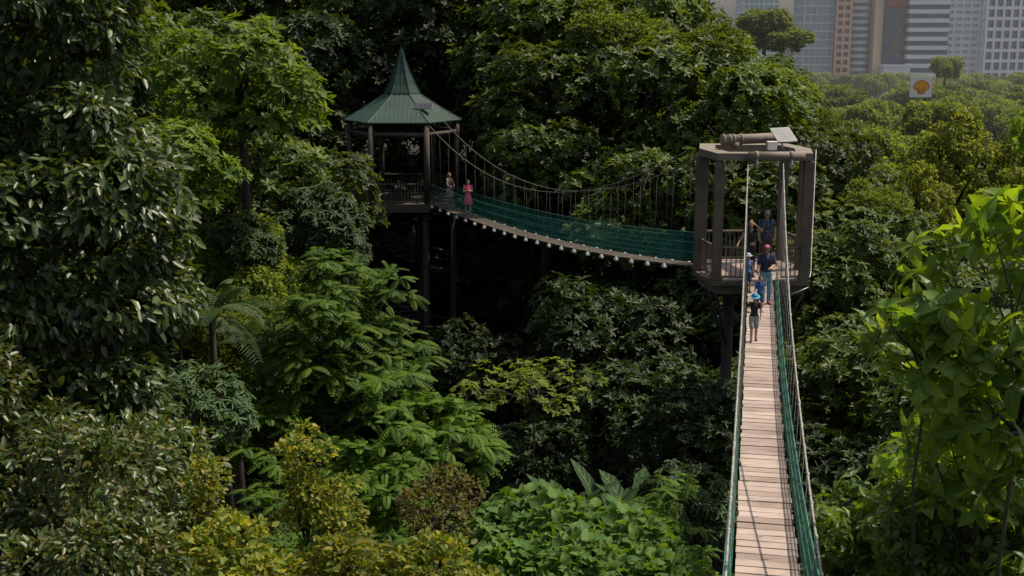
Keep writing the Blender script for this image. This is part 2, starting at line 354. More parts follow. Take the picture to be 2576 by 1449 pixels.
LAB={'rosette':'tall broadleaf rainforest tree with whorled dark green leaves','rosedark':'broadleaf tree with shade painted into its whorled leaves','rosebright':'tall tree with sunlit whorls of bright green leaves','small':'rounded tree with dense small yellow-green leaves',
 'far':'rounded light green park tree below the towers',
 'dome':'narrow dome-shaped tree thick with small light green leaves','glossy':'tall tree covered in dark glossy drooping leaves',
 'redtip':'leafy shrub with glossy leaves and reddish young tips','fern':'bright green tree with feathery pinnate fronds',
 'yellow':'shrub with green leaves turning yellow and orange','brown':'rounded shrub with small brownish leaves',
 'broad':'low spreading shrub with broad heart-shaped green leaves','palmate':'grey-green tree with star-shaped palmate leaves',
 'sprig':'sparse small tree with thin spreading twigs','big':'tree with large bright green ribbed leaves on thin branches'}
def tree(key,x,y,top,s,sz=None,group=None,label=None,yaw=None):
    base=''.join(c for c in key if not c.isdigit()); sz=sz or s; k=K[key]
    e=thing(NAMES[base][0],(x,y,ground(x,y)),label or LAB[base],NAMES[base][1],group)
    cz=top-k['top']*sz-ground(x,y); yaw=random.uniform(0,6.28) if yaw is None else yaw
    for nm in('trunk','crown'):
        o=bpy.data.objects.new(nm,k[nm]); COL.objects.link(o); o.parent=e; o.location=(0,0,cz); o.scale=(s,s,sz); o.rotation_euler=(0,0,yaw)
    return e
n_=0
def rt(p='rosette'): 
    global n_; n_+=1; return p+str(n_%3)
gF='trees of the surrounding rainforest'
for x in range(-34,12,9): tree(rt(),x+random.uniform(-1.5,1.5),101,2.5+random.uniform(-1,2),1.3,group=gF)
for x in range(-44,5,8): tree(rt(),x+random.uniform(-1.5,1.5),90+random.uniform(-3,3),8.5+random.uniform(-1,2),1.35,group=gF)
for x in range(-36,6,6): tree(rt(),x+random.uniform(-1.5,1.5),78+random.uniform(-2,2),5.5+random.uniform(-2,2),1.15,group=gF)
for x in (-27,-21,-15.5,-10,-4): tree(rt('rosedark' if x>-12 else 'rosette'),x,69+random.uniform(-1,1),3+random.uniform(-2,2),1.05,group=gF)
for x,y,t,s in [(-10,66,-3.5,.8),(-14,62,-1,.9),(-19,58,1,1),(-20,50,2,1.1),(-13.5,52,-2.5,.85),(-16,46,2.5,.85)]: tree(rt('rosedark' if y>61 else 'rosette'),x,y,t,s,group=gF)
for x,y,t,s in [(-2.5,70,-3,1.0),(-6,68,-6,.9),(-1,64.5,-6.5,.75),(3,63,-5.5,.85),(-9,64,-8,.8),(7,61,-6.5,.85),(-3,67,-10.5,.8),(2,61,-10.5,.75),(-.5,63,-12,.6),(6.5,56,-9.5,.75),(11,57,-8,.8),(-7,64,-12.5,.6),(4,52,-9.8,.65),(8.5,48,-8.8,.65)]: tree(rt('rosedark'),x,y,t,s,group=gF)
for x,y,t,s in [(1.5,67,3.5,1.0),(6,67,3.4,1.0),(9,69,1.8,.9),(2.5,60.5,.5,.85),(7,58,.2,.9),(10,55,-1,.75),(11.6,62,-.2,.65),(13,53,-3.6,.58),
   (5,52.5,-4.5,.7),(9.8,50.5,-4,.7),(1.5,57,-3.4,.6),(14.2,49,-6.4,.6),(12,46,-6.6,.6),(15.5,57,-5.4,.55),(16.6,53,-8,.6),(17.5,49,-9,.6)]: tree(rt(),x,y,t,s,group=gF)
for x,y,t,s in [(5.6,61,1.9,.75),(9.6,60,.7,.6),(12.8,60,-1.0,.52),(14.4,58,-3.2,.45),(15.0,50,-5.6,.4)]: tree('small%d'%(n_%2),x,y,t,s,group=gF); n_+=1
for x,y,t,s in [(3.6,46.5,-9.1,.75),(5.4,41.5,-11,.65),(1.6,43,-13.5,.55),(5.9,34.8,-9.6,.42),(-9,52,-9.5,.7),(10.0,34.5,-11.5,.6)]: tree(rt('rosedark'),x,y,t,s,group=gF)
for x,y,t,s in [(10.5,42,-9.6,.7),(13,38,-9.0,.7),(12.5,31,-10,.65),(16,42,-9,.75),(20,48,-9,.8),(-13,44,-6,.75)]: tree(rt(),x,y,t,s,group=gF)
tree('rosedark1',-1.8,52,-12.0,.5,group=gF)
tree('rosebright0',-8.9,41,.7,.95,group=gF); tree('rosette2',-11,45,-2.6,.8,group=gF); tree('rosette0',-8.2,48,-4.2,.62,group=gF); tree('rosebright0',-10.6,38,-2.4,.7,group=gF)
tree('glossy0',-9.9,25,3.4,1.0,yaw=.4); tree('glossy1',-14.6,27,4,1.05,yaw=2); tree('glossy1',-11.8,20,-1.5,.7,yaw=1.2)
for x,y,t,s in [(-6.9,17.5,-5.7,.9),(-8.6,19,-4.8,.95),(-5.6,15.8,-6.5,.7),(-6.9,22,-6.8,.95)]: tree('redtip0',x,y,t,s,group='red tipped shrubs on the slope')
tree('small0',-9.5,41,-5.8,.55,group=gF); tree('small1',-7.8,37,-7.6,.45,group=gF)
tree('palmate0',-6.9,43,-4.9,.85); tree('palmate0',-6.3,45,-6.9,.6); tree('palmate0',-8.6,40,-5.6,.6)
tree('palmate0',7.0,25.5,-10.8,.9); tree('palmate0',-6.8,26,-7.0,.6)
tree('fern0',-4.4,32,-5.4,.92,yaw=1); tree('fern1',-2.3,29.5,-7.9,.95); tree('fern1',-5.5,30,-8.0,.95); tree('fern0',-3.2,27,-9.2,.75); tree('fern1',-1.9,25,-10,.75); tree('fern1',-5.2,25,-9.6,.7)
tree('sprig0',.6,31,-8.3,.95,sz=.8)
for x,y,t,s,k in [(-5.9,17.2,-6.95,.9,0),(-4.3,17.4,-7.05,.9,0),(-2.7,17.2,-7.2,.9,0),(-1.2,17.4,-7.35,.85,0),(-.3,16.6,-7.6,.6,0),(-3.3,18.8,-6.0,.6,1),(-5.0,18.8,-6.5,.6,1),(-2.9,18.6,-6.8,.7,1)]:
    tree('yellow%d'%k,x,y,t,s,group='yellowing shrubs')
tree('brown0',-1.4,22.3,-8.0,.85)
for x,y,t,s in [(.55,19.2,-7.35,.75),(1.7,18.9,-7.5,.75),(.9,17.6,-7.4,.7),(2.2,17.4,-7.6,.6),(.1,18.2,-7.6,.6)]: tree('broad0',x,y,t,s,group='large-leaved shrubs')
tree('fern1',3.2,19.6,-8.4,.5,group='shrubs beside the walkway'); tree('fern1',2.9,22.5,-8.3,.5,group='shrubs beside the walkway'); tree('palmate0',3.7,24,-8.6,.55,group='shrubs beside the walkway')
for k,x,y,t,s in [('big0',4.7,11.0,-1.30,.85),('big2',3.75,10.8,-2.15,.60),('big2',4.6,10.3,-.50,.42),('big0',4.6,11.8,-3.1,.78),('big1',5.6,15.2,-5.0,.9),('big1',4.55,15.6,-5.9,.6),('big1',6.5,14.8,-3.6,.95),('big2',4.9,13.6,-4.6,.7),('big1',5.3,14.2,-6.1,.7),('big1',4.35,12.2,-4.5,.45),('big1',5.3,12.0,-4.3,.6)]:
    tree(k,x,y,t,s,group='large ribbed-leaf trees')
tree('dome0',24.0,67.5,-3.5,.92,sz=1.0,yaw=0); tree('dome0',28.4,67,-4.1,1.15,sz=1.1,yaw=2); tree('dome0',21.4,64,-6.3,.7,sz=.9,yaw=4); tree('dome0',25.2,62,-6.4,.85,sz=.9,yaw=1)
for i in range(24):
    y=random.uniform(44,95); x=y*random.uniform(.335,.45)
    if y<72: x=max(x,21)
    t=-10.2 if y<72 else -9.0
    tree(random.choice(['rosette0','rosette1','small0']),x,y,t+random.uniform(-1.5,.3),random.uniform(.6,.8),group=gF)
def roadx(y): return 26+y*.20
for i in range(115):
    y=random.uniform(95,395); x=y*random.uniform(.255,.44)
    if abs(x-roadx(y))<6: continue
    t=-9.2+random.uniform(-2.2,1.0)
    if y>300: t-=1.0
    if abs(x/y-.327)<.025 and y<165: t=min(t,-9.8)
    tree(random.choice(['far0','far1']),x,y,t,random.uniform(.8,1.15),group='trees of the park beyond')
tree('far1',48.5,144,-6.9,.8,group='trees of the park beyond')
for x in range(98,178,8): tree(random.choice(['far0','far1']),x,402,-10.5+random.uniform(-.8,.8),1.1,group='trees of the park beyond')
tree('far1',.2*190,190,4.5,1.0,sz=.7,label='tall umbrella-shaped tree standing before the towers'); tree('far0',.212*190,188,2.0,1.0,sz=.6)
tree('far1',.348*260,262,-3.4,.75)
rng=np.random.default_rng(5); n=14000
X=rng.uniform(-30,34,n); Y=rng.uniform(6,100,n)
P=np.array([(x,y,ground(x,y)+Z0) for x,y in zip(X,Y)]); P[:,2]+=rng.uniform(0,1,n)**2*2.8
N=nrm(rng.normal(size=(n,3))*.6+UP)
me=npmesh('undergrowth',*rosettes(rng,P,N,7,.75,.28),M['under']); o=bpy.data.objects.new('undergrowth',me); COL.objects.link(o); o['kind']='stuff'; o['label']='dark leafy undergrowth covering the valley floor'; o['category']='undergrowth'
def leafobj(name,data,mat,parent):
    V,F,A=data; off=np.array(root_loc(parent)); me=npmesh(name,V-off,F,A,mat); o=bpy.data.objects.new(name,me); COL.objects.link(o); o.parent=parent; return o
def palm(x,y,z,L,nf,seed):
    rng=np.random.default_rng(seed); g=ground(x,y); e=thing('palm_tree',(x,y,g),'palm with long arching dark green feathery fronds','palm tree','palms in the valley')
    b=MB(); b.tube([(x,y,g-.5),(x+.1,y,(g+z)/2),(x,y,z)],[.14,.1,.08],8); b.obj('trunk',M['bark'],e,True)
    a=rng.uniform(0,2*math.pi,nf); N=np.stack([np.cos(a),np.sin(a),np.zeros(nf)],1); P=np.tile([x,y,z+Z0],(nf,1)).astype(float)
    leafobj('crown',fronds(rng,P,N,L,26,.42,.038,lift=.9,sag=.9),M['palm'],e)
palm(-7.6,30.5,-6.8,2.1,14,1); palm(-6.9,33,-8.2,1.9,10,3)
def banana(x,y,z,seed):
    rng=np.random.default_rng(seed); g=ground(x,y); e=thing('banana_plant',(x,y,g),'banana plant with long upright paddle-shaped leaves','plant','banana plants')
    b=MB(); b.tube([(x,y,g-.2),(x,y,z-1.2)],[.13,.07],8); b.obj('trunk',M['bark'],e,True)
    n=7; a=np.linspace(0,2*math.pi,n,endpoint=False)+rng.uniform(0,.5); t=rng.uniform(.3,1.0,n)
    D=np.stack([np.cos(a)*np.sin(t),np.sin(a)*np.sin(t),np.cos(t)],1); N=np.stack([-np.cos(a)*np.cos(t),-np.sin(a)*np.cos(t),np.sin(t)],1)
    P=np.tile([x,y,z-1.3+Z0],(n,1)).astype(float)
    leafobj('crown',leaf_big(P,D,N,rng.uniform(1.2,1.7,n),np.full(n,.38),rng.uniform(0,1,n),droop=.35,widths=(.1,.8,1,1,.8,.1),wav=.12,rng=rng),M['banana'],e)
for i,(x,y,z) in enumerate([(1.2,25,-9.0),(2.0,25.4,-9.1),(2.6,25,-9.0),(.7,25.6,-9.4)]): banana(x,y,z,i+3)

# ---------------------------------------------------------------- ground, road, haze
nG=170; tt=np.linspace(-1,1,nG); g=3500*np.sign(tt)*np.abs(tt)**3.2
V=[(x,y+45,ground(x,y+45)) for y in g for x in g]; F=[(j*nG+i,j*nG+i+1,(j+1)*nG+i+1,(j+1)*nG+i) for j in range(nG-1) for i in range(nG-1)]
b=MB(); b.add(V,F); o=b.obj('ground',M['ground'],None,True,kind='structure',label='dark soil of the forested valley floor',category='ground')
b=MB(); ys=list(range(50,420,6))
vs=[(roadx(y)+sd*5,y,-Z0+.35) for y in ys for sd in(-1,1)]; b.add(vs,[(2*i,2*i+1,2*i+3,2*i+2) for i in range(len(ys)-1)]); b.obj('road',M['asphalt'],None,kind='structure',label='grey asphalt road through the trees',category='road')
hm_=bpy.data.materials.new('hazy_air'); hm_.use_nodes=True; nt=hm_.node_tree; nt.nodes.remove(nt.nodes['Principled BSDF'])
vs_=nt.nodes.new('ShaderNodeVolumeScatter'); vs_.inputs['Color'].default_value=(.95,.97,1,1); vs_.inputs['Density'].default_value=.00035; vs_.inputs['Anisotropy'].default_value=.2
nt.links.new(vs_.outputs[0],nt.nodes['Material Output'].inputs['Volume'])
b=MB(); b.box((110,265,12),(330,310,75)); b.obj('sky_haze',hm_,None,kind='structure',label='thin warm haze hanging over the city',category='haze')

# ---------------------------------------------------------------- bridges
def bridge(name,label,C,zc,hc,net_h,plank,hang,loc,hw=.36,far=False,lean=.04):
    e=thing(name,loc,label,'suspension bridge'); C=[Vector(c) for c in C]; n=len(C)
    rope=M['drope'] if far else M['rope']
    S=[0]
    for i in range(1,n): S.append(S[-1]+(C[i]-C[i-1]).length)
    def at(s,arr):
        i=max(0,min(n-2,int(np.searchsorted(S,s))-1)); f=(s-S[i])/(S[i+1]-S[i]); return arr[i]*(1-f)+arr[i+1]*f
    dirs=[(C[min(i+1,n-1)]-C[max(i-1,0)]).normalized() for i in range(n)]
    side=[Vector((d.y,-d.x,0)).normalized() for d in dirs]
    b=MB(); s_=plank/2
    while s_<S[-1]:
        p=at(s_,C); d=at(s_,dirs).normalized(); sd=Vector((d.y,-d.x,0)).normalized(); up=sd.cross(d)
        M3=Matrix((sd,d,up)).transposed()@Matrix.Rotation(random.gauss(0,.008),3,'Z')@Matrix.Rotation(random.gauss(0,.006),3,'Y')
        b.box(p+Vector((0,0,random.uniform(-.006,.004)))-up*.02+sd*random.gauss(0,.006),(hw*2+random.uniform(-.02,.02),plank-.030,.04),0,M3,random.random()**1.1)
        s_+=plank
    for q in(-.28,.28): b.tube([C[i]+side[i]*q-Vector((0,0,.07)) for i in range(n)],.028,6,1)
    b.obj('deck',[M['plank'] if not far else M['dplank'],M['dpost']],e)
    for sg in(-1,1):
        bot=[C[i]+side[i]*sg*(hw+.03)+Vector((0,0,.0)) for i in range(n)]
        cab=[Vector((C[i].x,C[i].y,zc[i]))+side[i]*sg*hc[i] for i in range(n)]
        top=[]
        for i in range(n):
            h=min(net_h,zc[i]-C[i].z-.04); top.append(bot[i]+side[i]*sg*lean+Vector((0,0,h)))
        V=[];F=[];nu=[];nv=[]
        for i in range(n):
            V+=[bot[i],top[i]]; nu+=[S[i]]*2; nv+=[0,(top[i]-bot[i]).length]
            if i<n-1: F.append((2*i,2*i+2,2*i+3,2*i+1))
        me=bpy.data.meshes.new('net'); off=root_loc(e); me.from_pydata([Vector(v)+Vector((0,0,Z0))-off for v in V],[],F); me.materials.append(M['netfar' if far else 'net'])
        for nm,val in(('nu',nu),('nv',nv)): me.attributes.new(nm,'FLOAT','POINT').data.foreach_set('value',val)
        o=bpy.data.objects.new('side_net',me); COL.objects.link(o); o.parent=e
        b=MB(); b.tube(cab,.020 if far else .015,6); b.obj('main_cable',rope,e,True)
        b=MB()
        for f in(1,.66,.33): b.tube([bot[i].lerp(top[i],f) for i in range(n)],.008 if f<1 else .012,5)
        b.obj('handrail_rope',M['green'],e,True)
        s_=hang*.6
        while s_<S[-1]-.2:
            p=at(s_,bot); q=at(s_,cab); sdv=at(s_,side)*sg
            b=MB(); b.tube([p-Vector((0,0,.08)),q],.005,5); b.tube([q-Vector((0,0,.14)),q+Vector((0,0,.03))],.020,6,1)
            b.obj('hanger',[rope,M['steel'] if not far else M['drope']],e,True)
            dd=at(s_,dirs); M3=Matrix.Rotation(math.atan2(dd.y,dd.x),3,'Z')
            if far:
                b=MB(); b.box(p+sdv*.08-Vector((0,0,.10)),(.15,.10,.07),0,M3); b.box(p+sdv*.08-Vector((0,0,.04)),(.08,.06,.06),0,M3); b.obj('bracket',M['white'],e)
            s_+=hang
    return e
M['dplank']=surf('dark_planks',(.11,.083,.067),(.070,.052,.043),3,.8)  # darker brown boards for the far bridge deck
def cx(y): return 2.83+.196*(y-12.8)
ys=np.linspace(5,35.2,62)
C=[(cx(y),y,-7.1+.0049*(y-29)**2 + (.0 if y<33 else .006*(y-33)**2)) for y in ys]
zc=[-5.0+.0048*(y-17)**2 for y in ys]; hc=[.43+.06*max(0,(y-22)/13) for y in ys]
bridge('rope_bridge','narrow hanging plank footbridge with green side netting and wire ropes',C,zc,hc,.42,.30,1.05,(cx(20),20,-7),hw=.36,lean=.07)
A=Vector((-3.6,58.6,-7.6)); B=Vector((5.7,37.95,-6.86)); ts=np.linspace(0,1,50)
C=[A.lerp(B,t)-Vector((0,0,4*.42*t*(1-t))) for t in ts]; zc=[-3.8+.45*t-4*2.15*t*(1-t) for t in ts]; hc=[.45]*50
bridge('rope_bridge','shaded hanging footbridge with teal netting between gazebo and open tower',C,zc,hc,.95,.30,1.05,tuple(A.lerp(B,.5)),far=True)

# ---------------------------------------------------------------- open tower
def scl(poly,c,k): return [((x-c[0])*k+c[0],(y-c[1])*k+c[1]) for x,y in poly]
def balustrade(b,p,q,z,h=1.0,gap=.13,r=.03):
    p=Vector((*p,z));q=Vector((*q,z)); U=Vector((0,0,1))
    b.tube([p+U*h,q+U*h],r*1.3,6); b.tube([p+U*.1,q+U*.1],r,6); n=max(2,int((q-p).length/gap))
    for i in range(n+1): x=p.lerp(q,i/n); b.tube([x+U*.1,x+U*h],.018,5)
cT=(7.25,37.0); TP=[(5.95,35.4),(8.50,35.4),(8.80,37),(8.50,38.6),(5.95,38.6),(5.70,37)]
e=thing('bridge_tower',(7.3,37,ground(7.3,37)),'open brown steel tower with hexagonal platform and top ring beam','tower')
b=MB(); b.prism(scl(TP,cT,1.12),-7.0,-6.87); b.prism(scl(TP,cT,1.02),-7.28,-7.002); b.obj('platform',M['post'],e)
b=MB(); 
y=35.3
while y<38.7: b.box((7.25,y+.1,-6.85),(2.8 if 36<y<38 else 2.5,.19,.03),0,None,random.random()); y+=.215
b.obj('platform_floor',M['plank'],e)
for i,(x,y) in enumerate(TP):
    b=MB(); wd=.26 if i in(0,1,3,4) else .36
    b.box((x,y,-5.145),(wd,.26,3.45)); b.box((x,y,-6.80),(wd+.06,.32,.10)); b.obj('post',M['post'],e)
b=MB(); b.ring(scl(TP,cT,1.07),scl(TP,cT,.76),-3.38,-3.17); b.obj('ring_beam',M['ring'],e)
b=MB(); b.tube([(6.7,35.12,-3.24),(8.3,35.12,-3.24)],.135,14); 
for x in(6.93,7.92): b.tube([(x-.05,35.12,-3.24),(x+.05,35.12,-3.24)],.155,14)
b.obj('cross_tube',M['ring'],e,True)
b=MB(); b.tube([(6.2,36.6,-2.9),(8.0,37.1,-2.86)],.15,14)
for f in(.0,.10,.17,.3): p=Vector((6.2,36.6,-2.9)).lerp(Vector((8.0,37.1,-2.86)),f); q=p+Vector((.05,.014,0)); b.tube([p,q],.175,14)
b.box((6.6,36.7,-3.06),(.2,.3,.2)); b.box((7.7,37.0,-3.06),(.2,.3,.2))
b.obj('roof_pipe',M['ring'],e,True)
def solar(parent,c,w,d,R3,cm_='cell',fr='steel'):
    b=MB(); b.box(Vector(c),(w,d,.04),0,R3)
    nx,ny=4,6
    for i in range(nx):
        for j in range(ny):
            o=R3@Vector(((i+.5)/nx*w*.94-w*.47,(j+.5)/ny*d*.94-d*.47,.022)); b.box(Vector(c)+o,(w*.94/nx-.012,d*.94/ny-.012,.006),1,R3)
    return b.obj('solar_panel',[M[fr],M[cm_]],parent)
solar(e,(7.98,36.5,-2.74),.58,.85,Matrix.Rotation(math.radians(24),3,'X')@Matrix.Rotation(.12,3,'Z'),'palecell')
b=MB(); b.tube([(7.95,36.5,-3.14),(7.95,36.5,-2.78)],.03,6); b.obj('panel_stand',M['steel'],e)
b=MB(); b.box((7.55,36.0,-3.02),(.26,.2,.22)); b.box((7.55,36.0,-2.9),(.29,.23,.02)); b.obj('junction_box',M['white'],e)
for p,q in [(TP[0],(6.78,35.3)),(TP[1],(7.82,35.3)),(TP[1],TP[2]),(TP[2],TP[3]),(TP[3],TP[4]),(TP[0],TP[5])]:
    b=MB(); balustrade(b,p,q,-6.86,.95); b.obj('balustrade',M['post'],e)
gz=ground(7.3,37)-.5
b=MB()
for x in(6.62,7.98): b.tube([(x,37,gz),(x,37,-7.28)],.17,10)
for x,y in TP[:2]+TP[3:5]: 
    xx=6.62 if x<7.3 else 7.98; b.tube([(x,y,-7.2),(xx,37,-9.3)],.06,8)
for z in(-11,-14,-17): b.tube([(6.62,37,z),(7.98,37,z)],.06,8)
b.obj('support_column',M['dpost'],e,True)
for x in(6.93,7.92):
    b=MB(); b.tube([(x,35.0,-3.32),(x,34.95,-3.46)],.03,8); b.box((x,34.93,-3.5),(.08,.05,.11)); b.obj('cable_clamp',M['steel'],e)
b=MB(); b.tube([(9.05,36.9,-3.2),(9.07,36.9,-6.9),(8.6,35.2,-7.05),(8.0,35.0,-7.25)],.018,6); b.obj('conduit',M['steel'],e,True)

# ---------------------------------------------------------------- gazebo
gc=(-5.3,60.3); HX=lambda R:[(gc[0]+R*math.cos(math.radians(a)),gc[1]+R*math.sin(math.radians(a))) for a in(-120,-60,0,60,120,180)]
e=thing('gazebo',(gc[0],gc[1],ground(*gc)),'hexagonal lookout gazebo with pointed green metal roof on tall columns','gazebo')
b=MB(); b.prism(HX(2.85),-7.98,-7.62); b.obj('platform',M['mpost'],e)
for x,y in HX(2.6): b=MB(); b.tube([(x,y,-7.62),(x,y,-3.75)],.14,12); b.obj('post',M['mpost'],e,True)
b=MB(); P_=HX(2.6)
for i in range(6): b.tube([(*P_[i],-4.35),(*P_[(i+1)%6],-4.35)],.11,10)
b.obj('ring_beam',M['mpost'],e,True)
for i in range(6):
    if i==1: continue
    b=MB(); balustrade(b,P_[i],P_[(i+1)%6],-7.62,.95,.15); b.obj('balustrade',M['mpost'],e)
rb=MB(); lv=[(2.85,-3.78),(1.9,-3.24),(.90,-2.60),(.82,-2.5)]
def facets(b,lv,ribs,rr=.022):
    for k in range(len(lv)-1):
        a=HX(lv[k][0]); c=HX(lv[k+1][0])
        for i in range(6):
            j=(i+1)%6; b.add([(*a[i],lv[k][1]),(*a[j],lv[k][1]),(*c[j],lv[k+1][1]),(*c[i],lv[k+1][1])],[(0,1,2,3)])
    for i in range(6):
        for k in range(len(lv)-1):
            R0,z0=lv[k];R1,z1=lv[k+1]; a0=Vector((*HX(R0)[i],z0));a1=Vector((*HX(R0)[(i+1)%6],z0));c0=Vector((*HX(R1)[i],z1));c1=Vector((*HX(R1)[(i+1)%6],z1))
            b.tube([a0,c0],rr*1.8,5)
            u=(a1-a0).normalized(); mida=(a0+a1)/2; midc=(c0+c1)/2; ha=(a1-a0).length/2; hc_=(c1-c0).length/2
            for q in range(-ribs,ribs+1):
                off=q*.21
                if abs(off)>=ha: continue
                f=1 if abs(off)<=hc_ else (ha-abs(off))/(ha-hc_)
                b.tube([mida+u*off,(mida+u*off).lerp(midc+u*off,f)],rr,4)
facets(rb,lv,7); rb.prism(HX(2.83),-3.84,-3.78); rb.obj('roof',M['roof'],e)
sb=MB(); facets(sb,[(.86,-2.5),(.64,-2.1),(.42,-1.6),(.22,-1.05),(.03,-.42)],3,.018); sb.tube([(*gc,-.45),(*gc,-.25)],.03,6); sb.obj('spire',M['roof'],e)
RS=Matrix.Rotation(math.radians(-8),3,'Z')@Matrix.Rotation(math.radians(31),3,'X')
solar(e,(-4.2,58.85,-3.06),.95,.46,RS,fr='dsteel')
for x,y in [HX(2.4)[1],HX(2.4)[2],HX(2.4)[4],HX(2.4)[5]]: b=MB(); b.tube([(x,y,ground(x,y)-.5),(x,y,-7.98)],.16,10); b.obj('support_column',M['dpost'],e,True)
e2=thing('spiral_staircase',(-4.0,62,ground(-4,62)),'dark steel spiral staircase climbing to the gazebo','staircase')
cxs,cys=-4.6,61.2
b=MB(); b.tube([(cxs,cys,ground(cxs,cys)-.3),(cxs,cys,-8)],.12,10); b.obj('column',M['dpost'],e2,True)
b=MB(); rail=[]; zt=-8.1; k=0
while zt>ground(cxs,cys):
    a=k*math.radians(20); d=Vector((math.cos(a),math.sin(a),0)); M3=Matrix.Rotation(a,3,'Z')
    b.box(Vector((cxs,cys,zt))+d*1.0,(1.7,.42,.05),0,M3); rail.append(Vector((cxs,cys,zt+.95))+d*1.85); b.tube([Vector((cxs,cys,zt))+d*1.83,Vector((cxs,cys,zt+.95))+d*1.83],.02,5)
    zt-=.19;k+=1
b.obj('steps',M['mpost'],e2); b=MB(); b.tube(rail,.035,6); b.tube([p-Vector((0,0,.45)) for p in rail],.02,5); b.obj('handrail',M['mpost'],e2,True)

# ---------------------------------------------------------------- city
def building(label,x0,x1,y,ztop,style,wall,glass,storey=3.4,depth=16,gl='office towers'):
    e=thing('office_tower',((x0+x1)/2,y+depth/2,-Z0),label,'building',gl); w=x1-x0; xm=(x0+x1)/2; zb=-Z0-.5
    if style=='bands':
        b=MB(); b.box((xm,y+depth/2,(zb+ztop)/2),(w,depth,ztop-zb)); b.box((xm,y+depth/2,ztop+.4),(w+.6,depth+.6,.8)); b.obj('wall',M[wall],e)
        z=-14
        while z<ztop-2: b=MB(); b.box((xm,y+depth/2,z+storey*.3),(w+.12,depth+.12,storey*.52)); b.obj('ribbon_window',M[glass],e); z+=storey
    elif style=='round':
        b=MB(); b.tube([(xm,y+w/2,zb),(xm,y+w/2,ztop)],w/2,28); b.obj('wall',M[wall],e); z=-14
        while z<ztop-2: b=MB(); b.tube([(xm,y+w/2,z),(xm,y+w/2,z+storey*.5)],w/2+.12,28); b.obj('ribbon_window',M[glass],e); z+=storey
    elif style=='curtain':
        b=MB(); b.box((xm,y+depth/2,(zb+ztop)/2),(w,depth,ztop-zb)); b.obj('curtain_wall',M[glass],e)
        b=MB(); nx=max(2,int(w/1.8))
        for i in range(nx+1): b.box((x0+w*i/nx,y-.12,(zb+ztop)/2),(.22,.3,ztop-zb))
        for i in range(7): b.box((x0-.12,y+depth*i/6,(zb+ztop)/2),(.3,.22,ztop-zb))
        z=-14
        while z<ztop: b.box((xm,y-.1,z),(w+.1,.25,.45)); b.box((x0-.1,y+depth/2,z),(.25,depth+.1,.45)); z+=storey
        b.obj('facade_frame',M[wall],e)
    elif style=='grid':
        b=MB(); b.box((xm,y+depth/2+.5,(zb+ztop)/2),(w-.4,depth,ztop-zb-.2)); b.obj('wall',M[wall],e)
        b=MB(); nx=max(2,int(round(w/2.9)))
        for i in range(nx+1): b.box((x0+w*i/nx,y,(zb+ztop)/2),(.75,.9,ztop-zb))
        z=-14;lv=[]
        while z<ztop: b.box((xm,y-.02,z),(w+.7,.8,1.1)); b.box((x0+.1,y+depth/2+.6,z),(.6,depth,1.1)); lv.append(z); z+=storey
        for i in range(1,6): b.box((x0+.1,y+.5+depth*i/5,(zb+ztop)/2),(.5,.7,ztop-zb))
        b.obj('facade_frame',M[wall],e); cnt=0
        for z in lv:
            for i in range(nx):
                if cnt>=95: break
                xc=x0+w*(i+.5)/nx; b=MB(); ww=w/nx-.75; b.box((xc,y+.46,z+storey/2),(ww,.06,storey-1.1)); b.box((xc,y+.40,z+storey/2),(.09,.08,storey-1.1),1); b.box((xc,y+.40,z+storey*.62),(ww,.08,.08),1); b.obj('window',[M[glass],M[wall]],e); cnt+=1
    return e
building('pale grey concrete office block with rows of windows',62,73,520,17,'bands','wcon','glass',3.2)
building('bluish office tower with glazed front and pale frames',86,99,470,40,'curtain','wcon','tealg',3.0)
building('blue-green glass tower with pale vertical mullions',99.4,109.4,430,40,'curtain','concrete','tealg',2.8)
building('terracotta coloured tower with small dark windows',109.9,114.6,428,40,'grid','orange','navy',2.6)
building('rounded grey tower with horizontal window bands',114.9,123.2,432,40,'round','concrete','glass',2.3)
building('plain beige tower slab',123.4,126.3,430,40,'bands','beige','beige',3.2)
eb=building('dark blue glass tower with red crown and golden script',126.6,133.2,429,40,'curtain','navy','navy',3.2)
b=MB(); b.box((129.9,428.2,20),(6.2,.5,18)); b.obj('red_crown_panel',M['dred'],eb)
b=MB()
for k in range(5):
    x=130.6+.5*math.sin(k*2.1); z=5.5-k*2.7
    b.tube([(x-.9,427.9,z+1.2),(x-.1,427.9,z+.4),(x+.5,427.9,z+1.3),(x+.2,427.9,z-.2),(x-.5,427.9,z-1.2)],[.08,.15,.10,.16,.05],6)
b.obj('golden_script',M['dgold'],eb,True)
building('white low podium block of an office tower',125.5,134.5,424,-9,'bands','wcon','wcon',3.2,4)
building('office tower with dark blue and white horizontal stripes',133.8,147.2,426,40,'bands','wcon','navy',3.0)
building('light grey panelled office tower',147.5,158.8,430,40,'grid','wcon','concrete',2.2)
building('white concrete office tower with a grid of square windows',159.2,184,424,40,'grid','wcon','navy',3.5)
